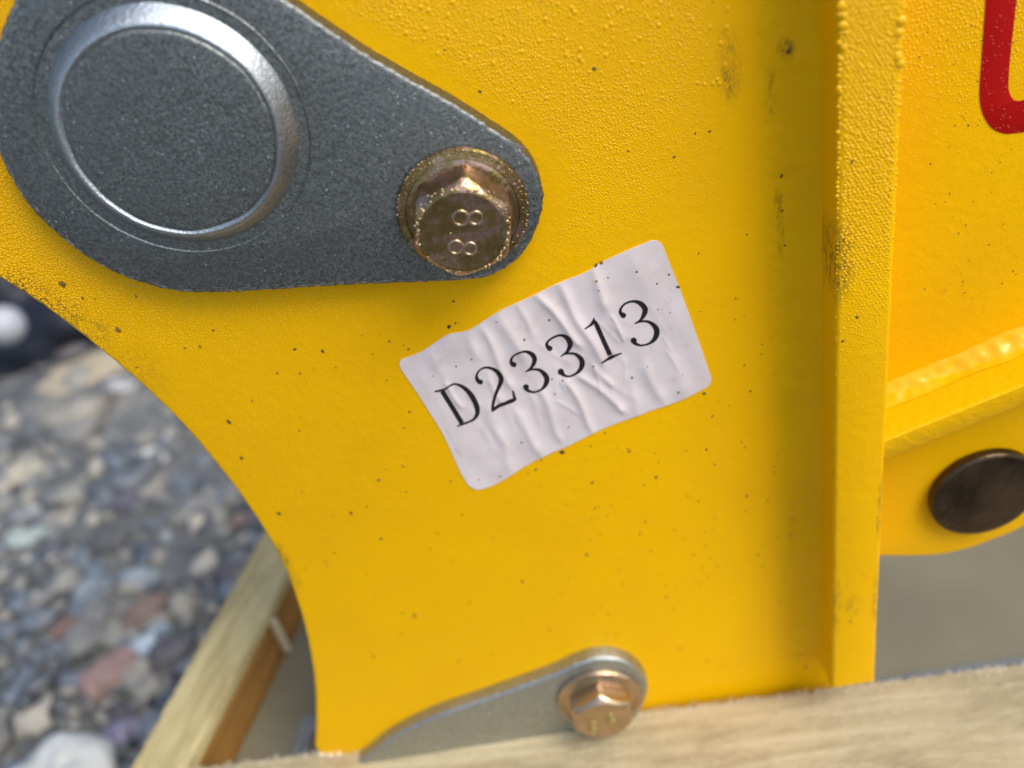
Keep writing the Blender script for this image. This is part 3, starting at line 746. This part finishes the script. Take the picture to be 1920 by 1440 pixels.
V = list(map(tuple, V)); rim = [idx(i, 0) for i in range(NS + 1)] + [idx(NS, j) for j in range(1, NT + 1)] + [idx(i, NT) for i in range(NS - 1, -1, -1)] + [idx(0, j) for j in range(NT - 1, 0, -1)]
k0 = len(V); V += [(V[r][0], 0.02, V[r][2]) for r in rim]
for a in range(len(rim)): b = (a + 1) % len(rim); fs.append((rim[a], rim[b], k0 + b, k0 + a))
pn = N('pale_pinkish_paper')
pcx = pn.mix(pn.ramp(pn.noise(120, 4), [(.35, 0.), (.7, 1.)]), (.70, .63, .63), (.62, .545, .53))
pcx = pn.mix(pn.ramp(pn.noise(240, 5, .75), [(.60, 0.), (.75, .5)]), pcx, (.50, .42, .36))
PAP = pn.done(Base_Color=pcx, Roughness=.42, Normal=pn.bump(pn.noise(1400, 3), .00003))
sticker = mp(link('sticker', V, fs, PAP, mach, 70, label='crumpled pale paper sticker printed D23313')); fixn(sticker)

INK = mat_simple('black_ink', (.012, .009, .010), .4)
def ribbon(pts, tier, cap=True):
    pts = np.array(pts, float); s = spline(pts, 8, False); vs = []; fs = []
    w2 = []
    for i in range(len(s)):
        a, b = s[max(i - 1, 0)], s[min(i + 1, len(s) - 1)]; d = (b - a)[:2]; d /= np.linalg.norm(d) + 1e-9; nn = np.array([-d[1], d[0]])
        for k in (-1, -.5, 0, .5, 1): w2.append(s[i][:2] + nn * (s[i][2] * 1.12 + 4) / 2 * k)
    for i in range(len(s) - 1):
        for k in range(4): fs.append((i * 5 + k, i * 5 + k + 1, (i + 1) * 5 + k + 1, (i + 1) * 5 + k))
    return w2, fs, tier
def disc(x, y, r, tier):
    w2 = [np.array([x, y])]; fs = []
    for q in (.5, 1):
        for i in range(20): a = 2 * math.pi * i / 20; w2.append(np.array([x + r * q * math.cos(a), y + r * q * math.sin(a)]))
    for i in range(20): fs.append((0, 1 + i, 1 + (i + 1) % 20)); fs.append((1 + i, 21 + i, 21 + (i + 1) % 20, 1 + (i + 1) % 20))
    return w2, fs, tier
ZA = lambda x, y: (800 + x / 8, 660 + y / 8)
ZB = lambda x, y: (1020 + x / 8, 540 + y / 8)
def three(fr, b1p, up, lowp, b2p): return fr, [disc(*b1p, 0), ribbon(up, 1), ribbon(lowp, 2), disc(*b2p, 3)]
GL = [
 (ZA, [ribbon([(232, 585, 62), (380, 822, 60), (530, 1068, 64)], 0),
       ribbon([(120, 592, 18), (200, 576, 26), (285, 552, 22), (345, 508, 20), (430, 478, 24), (545, 525, 46), (640, 610, 62), (712, 720, 68), (757, 840, 66), (757, 930, 52), (700, 1012, 32), (600, 1058, 26), (520, 1088, 24), (455, 1115, 16)], 1)]),
 (ZA, [disc(808, 450, 38, 0), ribbon([(800, 458, 58), (757, 405, 48), (752, 340, 26), (800, 268, 18), (880, 232, 24), (970, 244, 34), (1060, 296, 52), (1114, 385, 66), (1108, 460, 58), (1066, 560, 42), (1020, 680, 36), (992, 800, 36), (985, 895, 22)], 1),
       ribbon([(982, 880, 34), (1080, 806, 44), (1170, 772, 44), (1260, 735, 50), (1322, 715, 40)], 2), ribbon([(1345, 718, 10), (1322, 690, 36), (1305, 630, 26), (1290, 575, 14)], 3)]),
 three(ZA, (1308, 188, 40), [(1295, 195, 58), (1266, 140, 40), (1292, 70, 22), (1370, 20, 20), (1470, -8, 28), (1570, 25, 54), (1618, 100, 62), (1602, 180, 48), (1556, 245, 28), (1480, 297, 14)],
       [(1500, 284, 14), (1600, 258, 24), (1700, 272, 38), (1780, 345, 62), (1804, 415, 66), (1780, 492, 52), (1720, 560, 28), (1620, 598, 22), (1530, 582, 36), (1492, 540, 60)], (1490, 522, 44)),
 three(ZB, (86, 905, 42), [(85, 905, 60), (45, 860, 44), (60, 800, 26), (150, 735, 24), (260, 708, 30), (350, 750, 62), (393, 830, 70), (373, 910, 50), (328, 970, 28), (250, 1025, 12)],
       [(290, 998, 14), (370, 978, 24), (470, 990, 34), (550, 1055, 60), (574, 1130, 68), (548, 1212, 54), (480, 1280, 30), (380, 1322, 22), (300, 1304, 38), (258, 1255, 66)], (252, 1252, 46)),
 (ZB, [ribbon([(610, 615, 14), (690, 562, 26), (735, 515, 40), (752, 445, 10)], 0), ribbon([(762, 490, 30), (792, 560, 54), (890, 780, 58), (992, 1005, 62)], 1),
       ribbon([(860, 1125, 14), (945, 1072, 30), (1010, 1036, 44), (1080, 1006, 26), (1165, 975, 16)], 2)]),
 three(ZB, (1190, 410, 42), [(1190, 410, 60), (1150, 370, 46), (1152, 310, 28), (1220, 232, 24), (1340, 198, 30), (1450, 232, 60), (1516, 315, 72), (1498, 400, 58), (1446, 480, 30), (1360, 535, 14)],
       [(1400, 515, 14), (1500, 495, 24), (1590, 515, 38), (1670, 585, 64), (1693, 665, 72), (1658, 762, 56), (1580, 828, 28), (1460, 858, 22), (1370, 828, 44), (1342, 785, 66)], (1346, 785, 46)),
]
for fr, pieces in GL:
    vs, fs = [], []
    for w2, f2, tier in pieces:
        k = len(vs)
        for p in w2:
            q = P(*fr(*p), .5); hq = float(wr(np.array([q[0], q[2]])))
            q = P(*fr(*p), hq); hq = float(wr(np.array([q[0], q[2]]))) + .035 + .02 * tier
            vs.append((q[0], -hq, q[2]))
        fs += [tuple(i + k for i in f) for f in f2]
    fixn(link('printed_character', vs, fs, INK, sticker, 80))

# ------------------------------------------------------------------ condensation and dirt on the paint
def inside(pts, poly):
    x, z = pts[:, 0], pts[:, 1]; r = np.zeros(len(pts), bool); n = len(poly)
    for i in range(n):
        x1, z1 = poly[i]; x2, z2 = poly[(i + 1) % n]
        if z1 == z2: continue
        c_ = ((z1 > z) != (z2 > z)) & (x < (x2 - x1) * (z - z1) / (z2 - z1) + x1); r ^= c_
    return r
def dist_poly(pts, poly):
    d = np.full(len(pts), 1e9)
    for i in range(0, len(poly)):
        a, b = poly[i], poly[(i + 1) % len(poly)]; ab = b - a; t = np.clip(((pts - a) @ ab) / (ab @ ab + 1e-12), 0, 1)
        d = np.minimum(d, np.linalg.norm(pts - (a + t[:, None] * ab), axis=1))
    return d
SEGD = 7
du = [(math.cos(2 * math.pi * i / SEGD), math.sin(2 * math.pi * i / SEGD)) for i in range(SEGD)]
def drops(name, P2, r, h, mat, flat=.36):
    n = len(P2); base = []
    ring = [(1.0, 0), (.86, .45), (.5, .86)]
    tmpl = np.array([[a * q, b * q, e] for q, e in ring for a, b in du] + [[0, 0, 1.0]])
    F_ = [(k * SEGD + i, k * SEGD + (i + 1) % SEGD, (k + 1) * SEGD + (i + 1) % SEGD, (k + 1) * SEGD + i) for k in (0, 1) for i in range(SEGD)]
    Ft = [(2 * SEGD + i, 2 * SEGD + (i + 1) % SEGD, 3 * SEGD) for i in range(SEGD)]
    nvv = len(tmpl)
    el = 1 + np.random.uniform(-.16, .22, n)
    vx = P2[:, 0, None] + tmpl[None, :, 0] * (r)[:, None]; vz = P2[:, 1, None] + tmpl[None, :, 1] * (r * el)[:, None]
    vy = -(h[:, None] if isinstance(h, np.ndarray) else h) - tmpl[None, :, 2] * (r * flat)[:, None] + .01
    vv = np.stack([vx, vy * np.ones_like(vx), vz], -1).reshape(-1, 3)
    off = (np.arange(n) * nvv)
    quads = (np.array(F_)[None] + off[:, None, None]).reshape(-1, 4); tris = (np.array(Ft)[None] + off[:, None, None]).reshape(-1, 3)
    me = bpy.data.meshes.new(name); vv = vv.copy(); vv[:, 2] += GZ; vv *= .001
    me.vertices.add(len(vv)); me.vertices.foreach_set('co', vv.ravel())
    nl = quads.size + tris.size; me.loops.add(nl); me.loops.foreach_set('vertex_index', np.concatenate([quads.ravel(), tris.ravel()]))
    np_ = len(quads) + len(tris); me.polygons.add(np_)
    me.polygons.foreach_set('loop_start', np.concatenate([np.arange(len(quads)) * 4, quads.size + np.arange(len(tris)) * 3]))
    me.polygons.foreach_set('use_smooth', np.ones(np_, bool)); me.update(); me.validate()
    me.materials.append(mat); o = bpy.data.objects.new(name, me); COL.objects.link(o); o.parent = mach; mp(o); o['kind'] = 'stuff'
    return o
def hexgrid(x0, x1, z0, z1, s, jit):
    xs_, zs_ = np.arange(x0, x1, s), np.arange(z0, z1, s * .866); g = np.array([(x + (s / 2 if j % 2 else 0), z) for j, z in enumerate(zs_) for x in xs_])
    return g + np.random.uniform(-jit, jit, g.shape) * s

WET = N('wet_yellow_droplet'); WET = WET.done(Base_Color=(.80, .43, .0), Roughness=.12, Specular_IOR_Level=.35)
plate_poly = ol = np.array([p for p in ol]); kpoly = ko[::3]; k2poly = klo[::3]
st_poly = np.array([Q[i, 0] for i in range(0, NS, 12)] + [Q[NS, j] for j in range(0, NT, 12)] + [Q[i, NT] for i in range(NS, 0, -12)] + [Q[0, j] for j in range(NT, 0, -12)])
# wetness is described in plate millimetres
top_z = P(1000, 0)[2]; mid_z = P(1000, 450)[2]
pts = hexgrid(-150, 58, -175, 40, .68, .32)
x, z = pts[:, 0], pts[:, 1]
ok = inside(pts, plate_poly) & (dist_poly(pts, plate_poly) > .8) & ~inside(pts, kpoly) & ~inside(pts, st_poly)
nz = np.array([noise.noise(Vector((a * .05, b * .05, 4))) for a, b in pts]); nz2 = np.array([noise.noise(Vector((a * .22, b * .22, 14))) for a, b in pts])
dk = np.where(ok, dist_poly(pts, kpoly), 0)
wet = np.clip((z - (mid_z - 18)) / 45, 0, 1)                                   # wetter towards the top
lft = np.clip((-52 - x) / 30, 0, 1) * np.clip((z + 165) / 50, 0, 1)             # and along the curved left edge
size = .10 + .22 * wet ** .8 + .05 * lft
dry = np.clip(dk / 7, 0, 1); dry = np.where(x < -45, 1, dry)
size = size * (.35 + .65 * dry) * (1 + .35 * nz + .25 * nz2) * np.random.uniform(.7, 1.2, len(pts))
wr_ = np.clip((xr - 18 - x) / 12, .25, 1); size *= wr_
dens = np.clip(.25 + wet * 1.2 + lft * 1.2 + nz, 0, 1) * np.clip((z + 175) / 40, .1, 1) * (.3 + .7 * dry) * np.clip((x + 150) / 30, 0, 1) * np.clip((40 - z) / 40, 0, 1)
ok &= (np.random.rand(len(pts)) < dens) & (size > .09)
size = np.minimum(size * .86, .30)
drops('condensation_droplets', pts[ok], size[ok], 0., WET)
# merged larger drops at the top
big = hexgrid(-20, 40, -70, -10, 2.1, .5); bx = inside(big, plate_poly) & ~inside(big, kpoly) & (np.random.rand(len(big)) < np.clip((big[:, 1] + 66) / 40, 0, .55)) & (dist_poly(big, kpoly) > 5)
drops('condensation_droplets', big[bx], np.random.uniform(.32, .55, bx.sum()), 0., WET, .34)
# rib face
z1_, z0_ = TOPZ, P(1600, 900, RIBH)[2]
rp_ = hexgrid(ribx_l(-100) - 2, ribx_r(0) + 3, z0_, 10, .80, .22)
rl = np.array([ribx_l(a) for a in rp_[:, 1]]); rrr = np.array([ribx_r(a) for a in rp_[:, 1]])
k = (rp_[:, 0] > rl + 1.0) & (rp_[:, 0] < rrr - 1.0)
fade = np.clip((rp_[:, 1] - P(1600, 760, RIBH)[2]) / 55, 0, 1)
k &= np.random.rand(len(rp_)) < .15 + fade * 1.2
drops('condensation_droplets', rp_[k], ((.14 + .24 * fade) * np.random.uniform(.75, 1.2, len(rp_)))[k], RIBH, WET)
ez = np.arange(P(1600, 700, RIBH)[2], 5, .95); e1_ = np.array([(ribx_l(a) + .35 + random.uniform(-.2, .3), a + random.uniform(-.3, .3)) for a in ez]); e2_ = np.array([(ribx_r(a) - .45 + random.uniform(-.3, .2), a + random.uniform(-.3, .3)) for a in ez])
ef = np.clip((ez - ez[0]) / 60, .25, 1)
drops('condensation_droplets', np.concatenate([e1_, e2_]), np.concatenate([np.random.uniform(.4, .68, len(ez)) * ef, np.random.uniform(.32, .6, len(ez)) * ef]), RIBH - .3, WET, .6)
dd_ = np.array([np.array(P(a, b, RIBH))[[0, 2]] for a, b in [(1581, 48), (1583, 30), (1690, 40), (1686, 62), (1684, 108), (1688, 120), (1583, 90), (1578, 12)]])
drops('condensation_droplets', dd_, np.array([1.0, .8, 1.1, 1.0, .9, 1.0, .7, .9]), RIBH - .1, WET, .45)
# panel right of the rib
pp = hexgrid(P(1700, 0)[0] - 5, 110, P(1800, 560)[2], 0, .85, .3)
pk = inside(pp, po) & ~inside(pp, u_ol); wt = np.clip((pp[:, 1] - P(1800, 330)[2]) / 30, 0, 1)
pk &= np.random.rand(len(pp)) < .08 + .8 * wt
drops('condensation_droplets', pp[pk], ((.12 + .16 * wt) * np.random.uniform(.7, 1.2, len(pp)))[pk], -.3, WET)

rk = inside(pp, u_ol) & (np.random.rand(len(pp)) < .3)
drops('condensation_droplets', pp[rk], np.random.uniform(.12, .3, rk.sum()), -.16, N('wet_red_droplet').done(Base_Color=(.40, .006, .004), Roughness=.2))
# dirt specks spattered over the paint and the sticker
sp_ = [(1114, 129, 6), (221, 618, 8), (118, 533, 9), (400, 619, 4), (375, 650, 4), (605, 659, 5), (563, 700, 4), (553, 655, 4), (429, 791, 6), (473, 752, 3), (257, 689, 3), (453, 859, 5), (523, 963, 5), (562, 807, 3),
       (155, 559, 4), (178, 561, 3), (255, 555, 4), (347, 653, 3), (630, 689, 3), (627, 1037, 3), (777, 1155, 6), (658, 962, 5), (710, 900, 5), (688, 950, 3), (834, 93, 4), (900, 172, 4), (1178, 283, 4), (1264, 294, 4), (1304, 250, 3),
       (1331, 246, 4), (1457, 188, 4), (1448, 420, 4), (1400, 440, 3), (842, 613, 5), (854, 606, 3), (850, 565, 3), (768, 772, 5), (758, 802, 3), (1054, 848, 6), (755, 1150, 3), (756, 874, 4), (845, 902, 4), (1005, 880, 4),
       (1180, 846, 4), (1230, 895, 4), (1110, 905, 4), (1325, 843, 4), (1340, 871, 3), (1336, 780, 4), (1320, 738, 4), (1470, 460, 4), (1505, 550, 5), (1500, 420, 3), (1530, 445, 3), (1310, 475, 3), (1380, 560, 3), (715, 1010, 4), (820, 1000, 3), (880, 1130, 3), (980, 1090, 4),
       (1100, 1040, 4), (1200, 1000, 4), (1300, 1040, 4), (1290, 930, 3), (1400, 930, 4), (1430, 1060, 3), (1250, 1120, 4), (1140, 1150, 3), (1030, 1180, 3), (1510, 1250, 5), (730, 640, 3), (766, 655, 3), (520, 700, 3), (700, 1230, 4), (860, 1240, 4)]
specks = [(a, b, r * 1.2, 0.) for a, b, r in sp_] + [(1597, 304, 7, RIBH), (1647, 184, 4, RIBH), (1593, 362, 3, RIBH), (1607, 595, 5, RIBH), (1595, 1165, 6, RIBH), (1580, 640, 4, RIBH), (1478, 97, 7, 2.2), (1465, 330, 6, 2.), (1467, 395, 4, 2.), (1471, 460, 4, 2.)]
for i in range(210):
    a, b = random.uniform(560, 1480), random.uniform(620, 1240)
    if random.random() < .35: a, b = random.uniform(1000, 1460), random.uniform(560, 1150)
    q = P(a, b); q2 = np.array([[q[0], q[2]]])
    if inside(q2, st_poly)[0] or not inside(q2, plate_poly)[0] or inside(q2, k2poly)[0]: continue
    specks.append((a, b, random.uniform(1.2, 3.2), 0.))
for i in range(60):
    specks.append((random.uniform(1720, 1910), random.uniform(30, 560), random.uniform(1.2, 3.0), -.3))
for a, b, r in [(1128, 492, 5), (1271, 538, 6), (1140, 520, 2.5), (1118, 497, 5), (1118, 527, 4), (1123, 545, 3), (1194, 510, 3.5), (1254, 515, 3), (1232, 532, 3), (1234, 580, 2.5), (1256, 586, 2.5), (931, 604, 2.5), (983, 637, 4), (1030, 600, 3), (884, 674, 3), (855, 687, 3), (1035, 711, 3.5), (1055, 714, 3), (1113, 687, 3),
                (1185, 708, 3.5), (1040, 739, 3), (1066, 801, 3), (978, 830, 3), (1280, 704, 2.5), (1214, 688, 2.5), (1272, 736, 4), (812, 705, 2.5), (898, 899, 3), (938, 893, 3)]:
    q = P(a, b, .4); specks.append((a, b, r, float(wr(np.array([q[0], q[2]]))) + .02))
vs, fs = [], []
for (a, b, r, h) in specks:
    q = P(a, b, h); s1 = np.linalg.norm(P(a + 1, b, h) - q) * r * .8; ang = random.uniform(0, 3.14); e = random.uniform(.5, .9); k = len(vs)
    for i in range(9):
        t = 2 * math.pi * i / 9; rr_ = s1 * random.uniform(.7, 1.2); u0, v0 = rr_ * math.cos(t), rr_ * e * math.sin(t)
        vs.append((q[0] + u0 * math.cos(ang) - v0 * math.sin(ang), -h - .02, q[2] + u0 * math.sin(ang) + v0 * math.cos(ang)))
    vs.append((q[0], -h - .02 - s1 * .35, q[2]))
    fs += [(k + i, k + (i + 1) % 9, k + 9) for i in range(9)]
dn = N('dirt_speck_brown'); dg = dn.new('ShaderNodeNewGeometry')
DM = dn.done(Base_Color=dn.ramp(dg.outputs['Random Per Island'], [(0, (.03, .025, .012)), (.45, (.09, .06, .012)), (.75, (.22, .13, .01)), (1, (.34, .20, .01))]), Roughness=.6)
mp(fixn(link('dirt_specks', vs, fs, DM, mach, 60, kind='stuff')))

def ring_drops(c, r, h, n, s0, s1, mat, spread=.25):
    a = np.random.uniform(0, 2 * np.pi, n); q = r + np.random.normal(0, spread, n)
    drops('condensation_droplets', np.stack([c[0] + q * np.cos(a), c[1] + q * np.sin(a)], 1), s0 + (s1 - s0) * np.random.rand(n) ** 1.6, n and h, mat, .6)
DRB = N('wet_bolt_droplet').done(Base_Color=(.50, .36, .20), Metallic=.85, Roughness=.2)
cc = (c1[0], c1[2])
ring_drops(cc, R1 * .97, KH + 1.42, 190, .10, .26, DRB, .14)
ring_drops(cc, R1 * .90, KH + 1.72, 120, .08, .18, DRB, .3)
ring_drops(cc, 9.15 * .93, ht1 - .22, 110, .12, .42, DRB, .22)
ring_drops(cc, 9.15 * .99, ht1 - .75, 50, .12, .36, DRB, .2)
